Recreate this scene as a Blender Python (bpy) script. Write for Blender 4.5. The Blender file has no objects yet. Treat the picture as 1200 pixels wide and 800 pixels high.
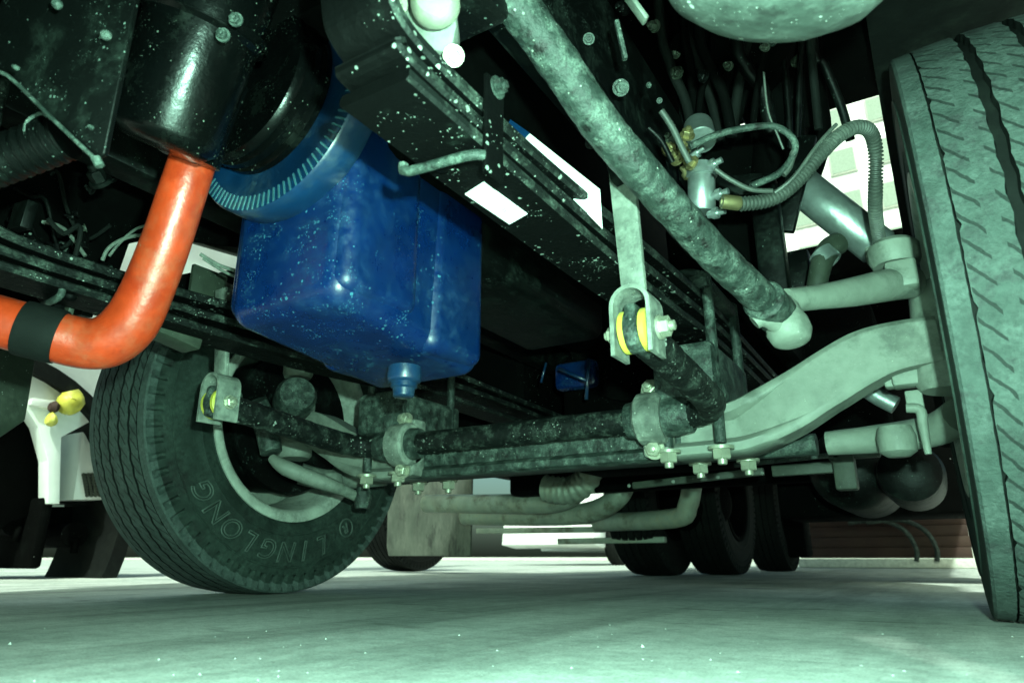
import bpy, bmesh, math, random
from mathutils import Vector, Matrix, Quaternion, noise
random.seed(7)
R = math.radians
S = bpy.context.scene
# ---------------------------------------------------------------- camera
F, PITCH, YAW, CAM = 807.5, R(17.45), R(31.5), Vector((0, 0, .1034))
cam = bpy.data.cameras.new('camera'); cam.sensor_width = 36; cam.lens = F/1200*36
cam.clip_start = .02; cam.clip_end = 2000
co = bpy.data.objects.new('camera', cam); S.collection.objects.link(co)
co.location = CAM; co.rotation_euler = (math.pi/2+PITCH, 0, YAW)
S.camera = co
cam.dof.use_dof = True; cam.dof.focus_distance = 1.35; cam.dof.aperture_fstop = 6.3
FW = Vector((-math.sin(YAW)*math.cos(PITCH), math.cos(YAW)*math.cos(PITCH), math.sin(PITCH)))
RT = Vector((math.cos(YAW), math.sin(YAW), 0)); UP = RT.cross(FW)
def ray(px, py): return FW + RT*((px-600)/F) + UP*((400-py)/F)
def at(px, py, X=None, Y=None, Z=None):
    d = ray(px, py)
    t = X/d.x if X is not None else Y/d.y if Y is not None else (Z-CAM.z)/d.z
    return CAM + d*t
def dp(px, py, t): return CAM + ray(px, py)*t
# ---------------------------------------------------------------- light
SUN_EL, SUN_AZ = R(48), R(158)       # the sun stands high, in front of the truck and to its right
w = bpy.data.worlds.new('World'); S.world = w; w.use_nodes = True
nt = w.node_tree; bg = nt.nodes['Background']
sky = nt.nodes.new('ShaderNodeTexSky'); sky.sky_type = 'NISHITA'; sky.sun_disc = False
sky.sun_elevation = SUN_EL; sky.sun_rotation = SUN_AZ; sky.dust_density = 6; sky.air_density = 1.0; sky.ozone_density = .6
tint = nt.nodes.new('ShaderNodeMix'); tint.data_type = 'RGBA'; tint.blend_type = 'MULTIPLY'; tint.inputs[0].default_value = 1
tint.inputs[7].default_value = (.68, 1, .80, 1)
nt.links.new(sky.outputs[0], tint.inputs[6]); nt.links.new(tint.outputs[2], bg.inputs[0])
bg.inputs[1].default_value = .15
sl = bpy.data.lights.new('sun', 'SUN'); sl.energy = 5; sl.angle = R(2); sl.color = (.80, 1, .84)
so = bpy.data.objects.new('sun', sl); S.collection.objects.link(so)
sd = Vector((math.sin(SUN_AZ)*math.cos(SUN_EL), math.cos(SUN_AZ)*math.cos(SUN_EL), math.sin(SUN_EL)))
so.rotation_euler = sd.to_track_quat('Z', 'Y').to_euler()
fl = bpy.data.lights.new('camera_flash', 'POINT'); fl.energy = 172; fl.shadow_soft_size = .012; fl.color = (.50, 1, .76)
fo = bpy.data.objects.new('camera_flash', fl); S.collection.objects.link(fo)
fo.location = CAM + UP*.085 + RT*.065
S.view_settings.view_transform = 'Standard'; S.view_settings.look = 'None'; S.view_settings.exposure = .3; S.view_settings.gamma = 1

# ---------------------------------------------------------------- materials
def mat(name, base, rough=.5, metal=0, dust=None, dscale=9, dlo=.45, dhi=.7, speck=0, sscale=110, scol=(.55, .6, .55), bump=.15, bscale=60, spec=.5, coat=0, stretch=None, dark=None):
    m = bpy.data.materials.new(name); m.use_nodes = True
    n = m.node_tree.nodes; L = m.node_tree.links; b = n['Principled BSDF']
    b.inputs['Roughness'].default_value = rough; b.inputs['Metallic'].default_value = metal
    b.inputs['Specular IOR Level'].default_value = spec
    if coat: b.inputs['Coat Weight'].default_value = coat; b.inputs['Coat Roughness'].default_value = .12
    tc = n.new('ShaderNodeTexCoord'); vec = tc.outputs['Object']
    if stretch:
        mp = n.new('ShaderNodeMapping'); mp.inputs['Scale'].default_value = stretch; L.new(vec, mp.inputs[0]); svec = mp.outputs[0]
    else: svec = vec
    def noise(scale, detail=6, v=None, rgh=.6):
        t = n.new('ShaderNodeTexNoise'); t.inputs['Scale'].default_value = scale; t.inputs['Detail'].default_value = detail
        t.inputs['Roughness'].default_value = rgh; L.new(v or svec, t.inputs['Vector']); return t.outputs['Fac']
    def mr(x, a, b_, c=0, d=1):
        t = n.new('ShaderNodeMapRange'); t.inputs[1].default_value = a; t.inputs[2].default_value = b_; t.inputs[3].default_value = c; t.inputs[4].default_value = d
        L.new(x, t.inputs[0]); return t.outputs[0]
    def mth(op, a, b_):
        t = n.new('ShaderNodeMath'); t.operation = op
        for i, q in enumerate((a, b_)):
            if isinstance(q, (int, float)): t.inputs[i].default_value = q
            else: L.new(q, t.inputs[i])
        return t.outputs[0]
    def mix(f, a, c):
        t = n.new('ShaderNodeMix'); t.data_type = 'RGBA'; L.new(f, t.inputs[0])
        for i, q in ((6, a), (7, c)):
            if isinstance(q, tuple): t.inputs[i].default_value = (*q, 1)
            else: L.new(q, t.inputs[i])
        return t.outputs[2]
    col = tuple(base); rsock = None
    # slight tone variation everywhere
    col = mix(mr(noise(dscale*2.7, 8), .3, .7), tuple(c*.72 for c in base), tuple(min(1, c*1.2) for c in base))
    if dark: col = mix(mr(noise(dscale*1.4, 9, rgh=.7), .52, .62), col, tuple(dark))
    if dust:
        f = mr(noise(dscale, 9, rgh=.68), dlo, dhi); f2 = mr(noise(dscale*9, 5), .3, .65)
        fm = mth('MULTIPLY', f, f2); col = mix(fm, col, tuple(dust)); rsock = mr(fm, 0, 1, rough, .85)
    if speck:
        for sc_, pw, th_, lo, hi in ((sscale, 4., .36, .40, .60), (sscale*2.3, 2.5, .34, .46, .62)):
            v = n.new('ShaderNodeTexVoronoi'); v.inputs['Scale'].default_value = sc_; L.new(vec, v.inputs['Vector'])
            sp = n.new('ShaderNodeSeparateColor'); L.new(v.outputs['Color'], sp.inputs[0])
            th = mth('MULTIPLY', mth('POWER', sp.outputs[0], pw), th_)
            th = mth('MULTIPLY', th, mr(noise(11 if pw > 3 else 17, 3, vec), lo, hi, 0, speck))
            f = mth('LESS_THAN', v.outputs['Distance'], th)
            col = mix(mth('MULTIPLY', f, mr(sp.outputs[1], 0, 1, .35, 1)), col, tuple(scol))
            r2 = rsock if rsock is not None else rough
            rsock = mth('MAXIMUM', r2, mth('MULTIPLY', f, .75))
    L.new(col, b.inputs['Base Color'])
    if rsock is not None: L.new(rsock, b.inputs['Roughness'])
    if bump:
        bp = n.new('ShaderNodeBump'); bp.inputs['Strength'].default_value = bump; bp.inputs['Distance'].default_value = .004
        L.new(noise(bscale, 7), bp.inputs['Height']); L.new(bp.outputs[0], b.inputs['Normal'])
    return m
M = {}
GD = (.30, .36, .31)
M['black'] = mat('black_paint', (.001, .0014, .0013), .45, dust=(.014, .021, .017), dlo=.5, dhi=.78, dscale=13, speck=1.0, sscale=190, scol=(.08, .11, .095), bump=.25, spec=.14)
M['gloss'] = mat('gloss_black', (.001, .0013, .0013), .24, dust=(.010, .014, .011), dlo=.55, dhi=.85, dscale=14, speck=1.0, sscale=170, scol=(.08, .10, .08), bump=.45, bscale=22, spec=.16)
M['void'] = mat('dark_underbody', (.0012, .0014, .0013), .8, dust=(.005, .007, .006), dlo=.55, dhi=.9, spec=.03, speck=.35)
M['leaf'] = mat('spring_steel', (.0008, .001, .001), .6, dust=(.014, .021, .017), dscale=17, dlo=.56, dhi=.8, speck=1.3, sscale=120, scol=(.18, .22, .19), bump=.6, spec=.08)
M['mud'] = mat('muddy_steel', (.015, .024, .02), .55, dust=(.115, .15, .128), dscale=34, dlo=.46, dhi=.66, speck=.8, sscale=120, scol=(.28, .31, .27), bump=.9, bscale=95, dark=(.002, .0025, .002), spec=.4)
M['leafside'] = mat('leaf_edge_grime', (.003, .0045, .004), .6, dust=(.065, .085, .07), dscale=26, dlo=.5, dhi=.68, speck=1.4, sscale=110, scol=(.24, .27, .24), bump=.9, bscale=80, spec=.2)
M['pale'] = mat('dusty_cast_steel', (.15, .168, .142), .55, dust=(.21, .225, .195), dscale=5, speck=.7, sscale=130, scol=(.27, .285, .25), bump=.4, bscale=55, spec=.4, dark=(.075, .088, .073))
M['axle'] = mat('dusty_axle', (.085, .098, .084), .55, dust=(.22, .24, .205), dscale=6, dlo=.38, dhi=.56, speck=1.0, sscale=130, scol=(.3, .32, .28), bump=.6, bscale=70, dark=(.028, .036, .031), spec=.4)
M['bolt'] = mat('zinc_bolt', (.34, .35, .27), .35, metal=.5, dust=(.16, .16, .13), dlo=.45, dhi=.75, bump=.2)
M['steel'] = mat('bright_steel', (.42, .47, .46), .3, metal=.8, dust=(.3, .33, .3), dlo=.5, dhi=.8, speck=.5, bump=.2)
M['blue'] = mat('blue_paint', (.0004, .010, .058), .27, dust=(.002, .03, .085), dscale=6, dlo=.45, dhi=.75, speck=1.7, sscale=165, scol=(.02, .115, .175), bump=.22, bscale=34, spec=.45)
M['bluedk'] = mat('blue_damper', (0.00162, 0.0189, 0.0594), .28, dust=(0.0135, 0.0378, 0.0594), bump=.08, coat=.3)
M['red'] = mat('red_silicone', (.37, .031, .007), .33, dust=(.28, .12, .06), dscale=9, dlo=.46, dhi=.82, bump=.4, bscale=30, spec=.45, dark=(.28, .02, .005), speck=.6, sscale=140, scol=(.25, .15, .10))
M['rubber'] = mat('tyre_rubber', (0.0085, 0.0161, 0.0127), .7, dust=(0.0289, 0.0467, 0.0382), dscale=9, dlo=.38, dhi=.6, bump=.6, bscale=80, dark=(0.00425, 0.0051, 0.00467), speck=.5, sscale=140, scol=(0.068, 0.0765, 0.068), spec=.3)
M['rubber2'] = mat('tyre_tread', (.034, .049, .044), .75, dust=(.07, .09, .083), dscale=15, dlo=.36, dhi=.62, bump=.8, bscale=110, dark=(.022, .026, .026), spec=.25, speck=.4, sscale=150, scol=(.14, .15, .14))
M['rimpaint'] = mat('rim_paint', (.36, .39, .34), .5, dust=(.12, .14, .12), dscale=10, dlo=.45, dhi=.7, speck=.6, bump=.2)
M['housing'] = mat('dusty_housing', (.022, .032, .027), .7, dust=(.07, .09, .078), dscale=22, dlo=.42, dhi=.6, speck=1, bump=.4, dark=(.01, .014, .012))
M['teeth'] = mat('worn_blue_teeth', (.025, .085, .11), .4, dust=(.06, .12, .13), bump=.1)
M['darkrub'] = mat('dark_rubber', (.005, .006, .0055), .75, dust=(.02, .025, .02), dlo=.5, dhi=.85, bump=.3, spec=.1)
M['corr'] = mat('grey_plastic_hose', (0.04, 0.046, 0.04), .5, dust=(0.12, 0.132, 0.112), dlo=.45, dhi=.75, bump=.2)
M['yellow'] = mat('yellow_bushing', (0.496, 0.448, 0.056), .5, dust=(0.32, 0.32, 0.2), dlo=.5, dhi=.8)
M['white'] = mat('white_panel', (.78, .79, .76), .5, dscale=.6, bump=.0)
M['sticker'] = mat('white_label', (.9, .92, .88), .5, bump=.02)
M['ink'] = mat('label_print', (.35, .36, .35), .6, bump=0)
M['brass'] = mat('brass_fitting', (.26, .22, .11), .5, metal=.8, bump=.1)
M['green'] = mat('dull_green_paint', (0.0225, 0.03, 0.02), .6, dust=(0.07, 0.08, 0.06), dlo=.45, dhi=.75, speck=.6, bump=.3)
M['flap'] = mat('mudflap_rubber', (0.0476, 0.0588, 0.0448), .7, dust=(0.101, 0.112, 0.0896), dscale=6, dlo=.42, dhi=.62, bump=.3, dark=(0.0112, 0.0146, 0.0112), stretch=(1, 1, .35))
M['silen'] = mat('aluminised_silencer', (0.255, 0.297, 0.238), .5, metal=.25, dust=(0.357, 0.357, 0.255), dscale=4, dlo=.42, dhi=.7, bump=.2, dark=(0.102, 0.102, 0.068))
M['brick'] = mat('brick_red', (0.0297, 0.00864, 0.0054), .8, dust=(0.0432, 0.0243, 0.0135), dscale=3, bump=.3)
M['conc'] = mat('pale_kerb', (.55, .56, .50), .85, dust=(.65, .65, .58), bump=.2)
M['glasspane'] = mat('window_glass', (.30, .36, .30), .15, bump=0)
M['tan'] = mat('tan_cladding', (.42, .33, .25), .8, bump=.1)
M['leafg'] = mat('grass', (.07, .13, .03), .8, dust=(.14, .2, .06), dscale=2)
# ground
def ground_mat():
    m = bpy.data.materials.new('concrete_ground'); m.use_nodes = True
    n = m.node_tree.nodes; L = m.node_tree.links; b = n['Principled BSDF']; b.inputs['Roughness'].default_value = .75
    tc = n.new('ShaderNodeTexCoord')
    def tex(scale, det, sc=(1, 1, 1), rz=0):
        mp = n.new('ShaderNodeMapping'); mp.inputs['Scale'].default_value = sc; mp.inputs['Rotation'].default_value = (0, 0, rz); L.new(tc.outputs['Object'], mp.inputs[0])
        t = n.new('ShaderNodeTexNoise'); t.inputs['Scale'].default_value = scale; t.inputs['Detail'].default_value = det; t.inputs['Roughness'].default_value = .65
        L.new(mp.outputs[0], t.inputs['Vector']); return t.outputs['Fac']
    def ramp(x, a, c0, d, c1):
        r = n.new('ShaderNodeValToRGB'); r.color_ramp.elements[0].position = a; r.color_ramp.elements[0].color = (*c0, 1)
        r.color_ramp.elements[1].position = d; r.color_ramp.elements[1].color = (*c1, 1); L.new(x, r.inputs[0]); return r.outputs[0]
    def mul(a, c):
        t = n.new('ShaderNodeMix'); t.data_type = 'RGBA'; t.blend_type = 'MULTIPLY'; t.inputs[0].default_value = 1; L.new(a, t.inputs[6]); L.new(c, t.inputs[7]); return t.outputs[2]
    c = ramp(tex(2.2, 9), .34, (.36, .39, .36), .62, (.64, .65, .61))
    c = mul(c, ramp(tex(38, 6), .35, (.74, .74, .74), .6, (1, 1, 1)))
    c = mul(c, ramp(tex(260, 3), .36, (.62, .62, .62), .50, (1, 1, 1)))
    c = mul(c, ramp(tex(5, 6, (1, .09, 1), R(-14)), .36, (.62, .62, .62), .52, (1, 1, 1)))   # scuffs along the parking direction
    c = mul(c, ramp(tex(7, 4, (.3, 1, 1), R(20)), .30, (.5, .5, .5), .40, (1, 1, 1)))
    L.new(c, b.inputs['Base Color'])
    bp = n.new('ShaderNodeBump'); bp.inputs['Strength'].default_value = .35; bp.inputs['Distance'].default_value = .004
    L.new(tex(55, 8), bp.inputs['Height']); L.new(bp.outputs[0], b.inputs['Normal'])
    return m
M['ground'] = ground_mat()

# ---------------------------------------------------------------- mesh helpers
CX, AY = -.841, 1.507                # truck centre line, front axle
BASE = Vector((CX, AY, 0))
class MB:
    def __init__(s): s.v = []; s.f = []; s.sm = []
    def add(s, v, f, smooth=True):
        o = len(s.v); s.v += [Vector(q) for q in v]; s.f += [tuple(i+o for i in g) for g in f]; s.sm += [smooth]*len(f); return s
    def box(s, c, size, rot=None, bev=0, seg=2):
        bm = bmesh.new(); bmesh.ops.create_cube(bm, size=1)
        for q in bm.verts: q.co = Vector((q.co.x*size[0], q.co.y*size[1], q.co.z*size[2]))
        if bev: bmesh.ops.bevel(bm, geom=bm.edges[:], offset=bev, segments=seg, affect='EDGES', profile=.5)
        rm = rot if rot is not None else Matrix.Identity(3); c = Vector(c); bm.verts.ensure_lookup_table()
        s.add([c+rm@q.co for q in bm.verts], [[l.index for l in g.verts] for g in bm.faces], bool(bev)); bm.free(); return s
    def bar(s, a, b, w, h, bev=0, up=Vector((0, 0, 1))):          # beam from a to b
        a, b = Vector(a), Vector(b); d = b-a; y = d.normalized(); x = y.cross(up).normalized(); z = x.cross(y)
        return s.box((a+b)/2, (w, d.length, h), Matrix((x, y, z)).transposed(), bev)
    def tube(s, pts, rad, seg=16, res=0, cap=True, crust=0):
        pts = [Vector(p) for p in pts]; rads = list(rad) if isinstance(rad, (list, tuple)) else [rad]*len(pts)
        if res: pts, rads = spline(pts, rads, res)
        n = len(pts); T = []
        for i in range(n):
            t = pts[min(i+1, n-1)]-pts[max(i-1, 0)]; T.append(t.normalized())
        u = T[0].orthogonal().normalized(); V = []; Fc = []
        for i in range(n):
            if i: u = (T[i-1].rotation_difference(T[i]) @ u); u = (u-T[i]*u.dot(T[i])).normalized()
            w_ = T[i].cross(u)
            for k in range(seg):
                a = 2*math.pi*k/seg; d_ = u*math.cos(a)+w_*math.sin(a); q = pts[i]+d_*rads[i]
                V.append(q+d_*(crust*(noise.noise(q*55)+.6*noise.noise(q*130))) if crust else q)
        for i in range(n-1):
            for k in range(seg):
                k2 = (k+1) % seg; Fc.append((i*seg+k, i*seg+k2, (i+1)*seg+k2, (i+1)*seg+k))
        s.add(V, Fc)
        if cap: s.f += [tuple(len(s.v)-len(V)+k for k in reversed(range(seg))), tuple(len(s.v)-seg+k for k in range(seg))]; s.sm += [False, False]
        return s
    def lathe(s, prof, c, axis, seg=32, smooth=True, arc=None):    # prof: (distance along axis, radius)
        ax = Vector(axis).normalized(); u = ax.orthogonal().normalized(); w_ = ax.cross(u); c = Vector(c); V = []; Fc = []
        for k in range(seg):
            a = 2*math.pi*k/seg; d = u*math.cos(a)+w_*math.sin(a)
            for (h, r) in prof: V.append(c+ax*h+d*r)
        m = len(prof)
        for k in range(seg):
            k2 = (k+1) % seg
            for i in range(m-1): Fc.append((k*m+i, k2*m+i, k2*m+i+1, k*m+i+1))
        s.add(V, Fc, smooth); return s
    def cyl(s, a, b, r, seg=24, bev=.002):
        a, b = Vector(a), Vector(b); L_ = (b-a).length
        return s.lathe([(0, 0), (0, r-bev), (bev, r), (L_-bev, r), (L_, r-bev), (L_, 0)], a, b-a, seg)
    def hexa(s, c, axis, r, h, washer=1.35):
        ax = Vector(axis).normalized(); c = Vector(c)
        if washer: s.lathe([(0, 0), (0, r*washer), (h*.25, r*washer), (h*.25, 0)], c, ax, 16)
        s.lathe([(h*.2, 0), (h*.2, r), (h*.92, r), (h, r*.85), (h, 0)], c, ax, 6, False)
        s.lathe([(h, 0), (h, r*.5), (h*1.35, r*.5), (h*1.4, r*.4), (h*1.4, 0)], c, ax, 10); return s
    def prism(s, pts, d, bev=0):                                   # planar polygon pts swept by vector d
        pts = [Vector(p) for p in pts]; d = Vector(d); n = len(pts)
        bm = bmesh.new(); a = [bm.verts.new(p) for p in pts]; b = [bm.verts.new(p+d) for p in pts]
        bm.faces.new(a[::-1]); bm.faces.new(b)
        for i in range(n): bm.faces.new((a[i], a[(i+1) % n], b[(i+1) % n], b[i]))
        bmesh.ops.recalc_face_normals(bm, faces=bm.faces[:])
        if bev: bmesh.ops.bevel(bm, geom=bm.edges[:], offset=bev, segments=2, affect='EDGES', profile=.5)
        bm.verts.ensure_lookup_table(); bm.verts.index_update()
        s.add([q.co.copy() for q in bm.verts], [[l.index for l in g.verts] for g in bm.faces], bool(bev)); bm.free(); return s
    def strip(s, path, x0, x1, t, res=6):                          # leaf: (Y, Z) path of the underside
        P = [Vector((0, p[0], p[1])) for p in path]
        if res: P, _ = spline(P, [1]*len(P), res)
        V = []; Fc = []; n = len(P); e = min(.004, t*.25)
        for i in range(n):
            tg = (P[min(i+1, n-1)]-P[max(i-1, 0)]).normalized(); nn = Vector((0, -tg.z, tg.y))
            for (x, q) in ((x0+e, 0), (x1-e, 0), (x1, e), (x1, t-e), (x1-e, t), (x0+e, t), (x0, t-e), (x0, e)):
                V.append(Vector((x, P[i].y, P[i].z))+nn*q)
        for i in range(n-1):
            for k in range(8): k2 = (k+1) % 8; Fc.append((i*8+k, i*8+k2, (i+1)*8+k2, (i+1)*8+k))
        Fc += [tuple(range(7, -1, -1)), tuple((n-1)*8+k for k in range(8))]
        s.add(V, Fc, False); return s
    def mirror(s):
        m = MB(); m.v = [Vector((2*CX-q.x, q.y, q.z)) for q in s.v]; m.f = [tuple(reversed(g)) for g in s.f]; m.sm = s.sm[:]; return m
    def build(s, name, ma, parent=None, label=None, base=None):
        bs = base if base is not None else (BASE if parent is not None else Vector())
        me = bpy.data.meshes.new(name); me.from_pydata([tuple(q-bs) for q in s.v], [], s.f)
        me.polygons.foreach_set('use_smooth', s.sm)
        bm = bmesh.new(); bm.from_mesh(me); bmesh.ops.remove_doubles(bm, verts=bm.verts[:], dist=1e-6)
        bmesh.ops.recalc_face_normals(bm, faces=bm.faces[:])
        for e in bm.edges:
            if len(e.link_faces) == 2 and e.calc_face_angle(0) > .75: e.smooth = False
        bm.to_mesh(me); bm.free()
        me.materials.append(M[ma]); o = bpy.data.objects.new(name, me); S.collection.objects.link(o)
        if parent is not None: o.parent = parent
        if label: o['label'] = label
        return o
def spline(P, Rr, res):
    op, orr = [], []; n = len(P)
    for i in range(n-1):
        p0, p1, p2, p3 = P[max(i-1, 0)], P[i], P[i+1], P[min(i+2, n-1)]
        for k in range(res):
            t = k/res; t2, t3 = t*t, t*t*t
            op.append(.5*((2*p1)+(p2-p0)*t+(2*p0-5*p1+4*p2-p3)*t2+(3*p1-p0-3*p2+p3)*t3)); orr.append(Rr[i]*(1-t)+Rr[i+1]*t)
    return op+[P[-1]], orr+[Rr[-1]]
def tag(o, label, cat=None, group=None, kind=None):
    o['label'] = label
    if cat: o['category'] = cat
    if group: o['group'] = group
    if kind: o['kind'] = kind
    return o
def empty(name, loc, label, cat, group=None):
    o = bpy.data.objects.new(name, None); o.location = loc; S.collection.objects.link(o); o.empty_display_size = .2
    return tag(o, label, cat, group)
def sym(name, mb, ma, pr, pl, label=None):
    return mb.build(name, ma, pr, label), mb.mirror().build(name, ma, pl, label)

# ---------------------------------------------------------------- ground
g = MB().add([(-400, -200, 0), (400, -200, 0), (400, 600, 0), (-400, 600, 0)], [(0, 1, 2, 3)]).build('ground', 'ground')
tag(g, 'pale grey scuffed concrete yard ground', kind='structure')

# ---------------------------------------------------------------- the truck
truck = empty('truck', BASE, 'truck with blue oil pan, bent red hose and muddy front axle, standing on concrete', 'truck')
WR = .52
def tyre_mesh(name, grooves, nb=64, notch=True):
    prof = [(-.100, .285), (-.112, .292), (-.120, .305), (-.1225, .309), (-.1215, .3125), (-.128, .325), (-.131, .35), (-.1335, .352), (-.1325, .355), (-.1345, .38), (-.1355, .41), (-.135, .44), (-.137, .442), (-.137, .4455), (-.1345, .447), (-.133, .465), (-.132, .482), (-.1315, .490), (-.1315, .502), (-.1305, .5105), (-.1265, .5148)]
    # tread columns: (x, depth, zigzag, nick)
    cols = []
    def col(x, d=0, z=0, nk=0): cols.append((x, d, z, nk))
    col(-.115); col(-.1018); col(-.1015, .010); col(-.0990, .010, 0, 1); col(-.0987, 0, 0, 1)
    for gx, gw, zz in grooves:
        col(gx-gw-.001, 0, zz); col(gx-gw+.001, .013, zz); col(gx, .0145, zz); col(gx+gw-.001, .013, zz); col(gx+gw+.001, 0, zz)
    col(.0987, 0, 0, -1); col(.0990, .010, 0, -1); col(.1015, .010); col(.1018); col(.115)
    # intermediate rib columns
    full = []
    for k, c in enumerate(cols):
        full.append(c)
        if k+1 < len(cols) and cols[k+1][0]-c[0] > .012 and c[1] == 0 and cols[k+1][1] == 0:
            for q in (.33, .66): full.append((c[0]*(1-q)+cols[k+1][0]*q, 0, (c[2]*(1-q)+cols[k+1][2]*q), 0))
    sub = 6; nu = nb*sub; npf = len(prof); nx = len(full); m = npf*2+nx; V = []; Fc = []
    rnd = random.Random(3)
    for k in range(nu):
        u = k/nu; a = 2*math.pi*u; sa, ca = math.sin(a), math.cos(a); t = (k % sub)/sub; tri = 2*abs(2*t-1)-1
        row = []
        for (x, r) in prof:
            if notch and .480 < r < .504 and (k % sub) < 2: r -= .007; x += .011
            row.append((x, r))
        for (x, d, z, nk) in full:
            xx = x+z*tri*(.8 if nk == 0 else 0)
            if nk and k % (sub*2) == 0: xx += .004*nk
            r = .5215-.006*(abs(x)/.114)**2.5-d
            row.append((xx+rnd.uniform(-.0011, .0011)*(1 if d else .5), r-rnd.uniform(0, .0006)))
        for (x, r) in reversed(prof):
            if notch and .480 < r < .504 and (k % sub) < 2: r -= .005; x += .006
            row.append((-x, r))
        V += [(x, r*sa, r*ca) for x, r in row]
    for k in range(nu):
        k2 = (k+1) % nu
        for i in range(m-1): Fc.append((k*m+i, k*m+i+1, k2*m+i+1, k2*m+i))
    me = bpy.data.meshes.new(name); me.from_pydata(V, [], Fc)
    me.polygons.foreach_set('use_smooth', [True]*len(Fc))
    bm = bmesh.new(); bm.from_mesh(me); bmesh.ops.recalc_face_normals(bm, faces=bm.faces[:])
    for e in bm.edges:
        if len(e.link_faces) == 2 and e.calc_face_angle(0) > .6: e.smooth = False
    bm.to_mesh(me); bm.free()
    me.materials.append(M['rubber']); me.materials.append(M['rubber2']); me.materials.append(M['darkrub'])
    deep = [i_ for i_ in range(nx-1) if full[i_][1] > 0 or full[i_+1][1] > 0]  # groove faces: shade in the grooves is put in as darker rubber
    me.polygons.foreach_set('material_index', [2 if (j % (m-1))-npf in deep else 1 if npf-4 <= (j % (m-1)) < npf+nx+3 else 0 for j in range(len(Fc))]); me.update()
    return me
def sipe_relief(m, n_circ):
    """fine slanted cuts in the tread blocks, as relief and darker lines in cylindrical coordinates"""
    n = m.node_tree.nodes; L = m.node_tree.links; b = n['Principled BSDF']
    tc = n.new('ShaderNodeTexCoord'); sx = n.new('ShaderNodeSeparateXYZ'); L.new(tc.outputs['Object'], sx.inputs[0])
    def mt(op, a, c=None, d=None):
        t = n.new('ShaderNodeMath'); t.operation = op
        for i_, q in enumerate((a, c, d)):
            if q is None: continue
            if isinstance(q, (int, float)): t.inputs[i_].default_value = q
            else: L.new(q, t.inputs[i_])
        return t.outputs[0]
    ang = mt('ARCTAN2', sx.outputs[1], sx.outputs[2]); ax_ = mt('ABSOLUTE', sx.outputs[0])
    ns = n.new('ShaderNodeTexNoise'); ns.inputs['Scale'].default_value = 45; L.new(tc.outputs['Object'], ns.inputs[0])
    ph = mt('ADD', mt('ADD', mt('MULTIPLY', ang, n_circ/(2*math.pi)), mt('MULTIPLY', sx.outputs[0], 34)), mt('MULTIPLY', ns.outputs[0], .35))
    fr = mt('FRACT', ph); line = mt('LESS_THAN', fr, .19)
    # cuts only run part of the way across each rib
    wv = mt('FRACT', mt('MULTIPLY', ax_, 15.2)); zone = mt('MULTIPLY', mt('GREATER_THAN', wv, .08), mt('LESS_THAN', wv, .80))
    lim = mt('LESS_THAN', ax_, .098); msk = mt('MULTIPLY', mt('MULTIPLY', line, zone), lim)
    old = b.inputs['Base Color'].links[0].from_socket
    mx = n.new('ShaderNodeMix'); mx.data_type = 'RGBA'; L.new(mt('MULTIPLY', msk, .8), mx.inputs[0]); L.new(old, mx.inputs[6]); mx.inputs[7].default_value = (.006, .009, .008, 1)
    L.new(mx.outputs[2], b.inputs['Base Color'])
    bp = n.new('ShaderNodeBump'); bp.inputs['Strength'].default_value = 1; bp.inputs['Distance'].default_value = .006; bp.invert = True
    L.new(msk, bp.inputs['Height']); L.new(b.inputs['Normal'].links[0].from_socket, bp.inputs['Normal']); L.new(bp.outputs[0], b.inputs['Normal'])
sipe_relief(M['rubber2'], 92)
TYRE = tyre_mesh('tyre', [(-.033, .0072, .0017), (.033, .0072, .0017)], 58, False)
TYRE_F = tyre_mesh('tyre', [(-.068, .0032, .003), (-.024, .0035, .003), (.024, .0035, .003), (.068, .0032, .003)], 72)
TYRE_SHADE = TYRE_F.copy(); TYRE_SHADE.materials.clear(); TYRE_SHADE.materials.append(M['darkrub']); TYRE_SHADE.materials.append(M['darkrub']); TYRE_SHADE.materials.append(M['darkrub'])  # shaded copy: all dark rubber, so the rear tyres look unlit
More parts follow.
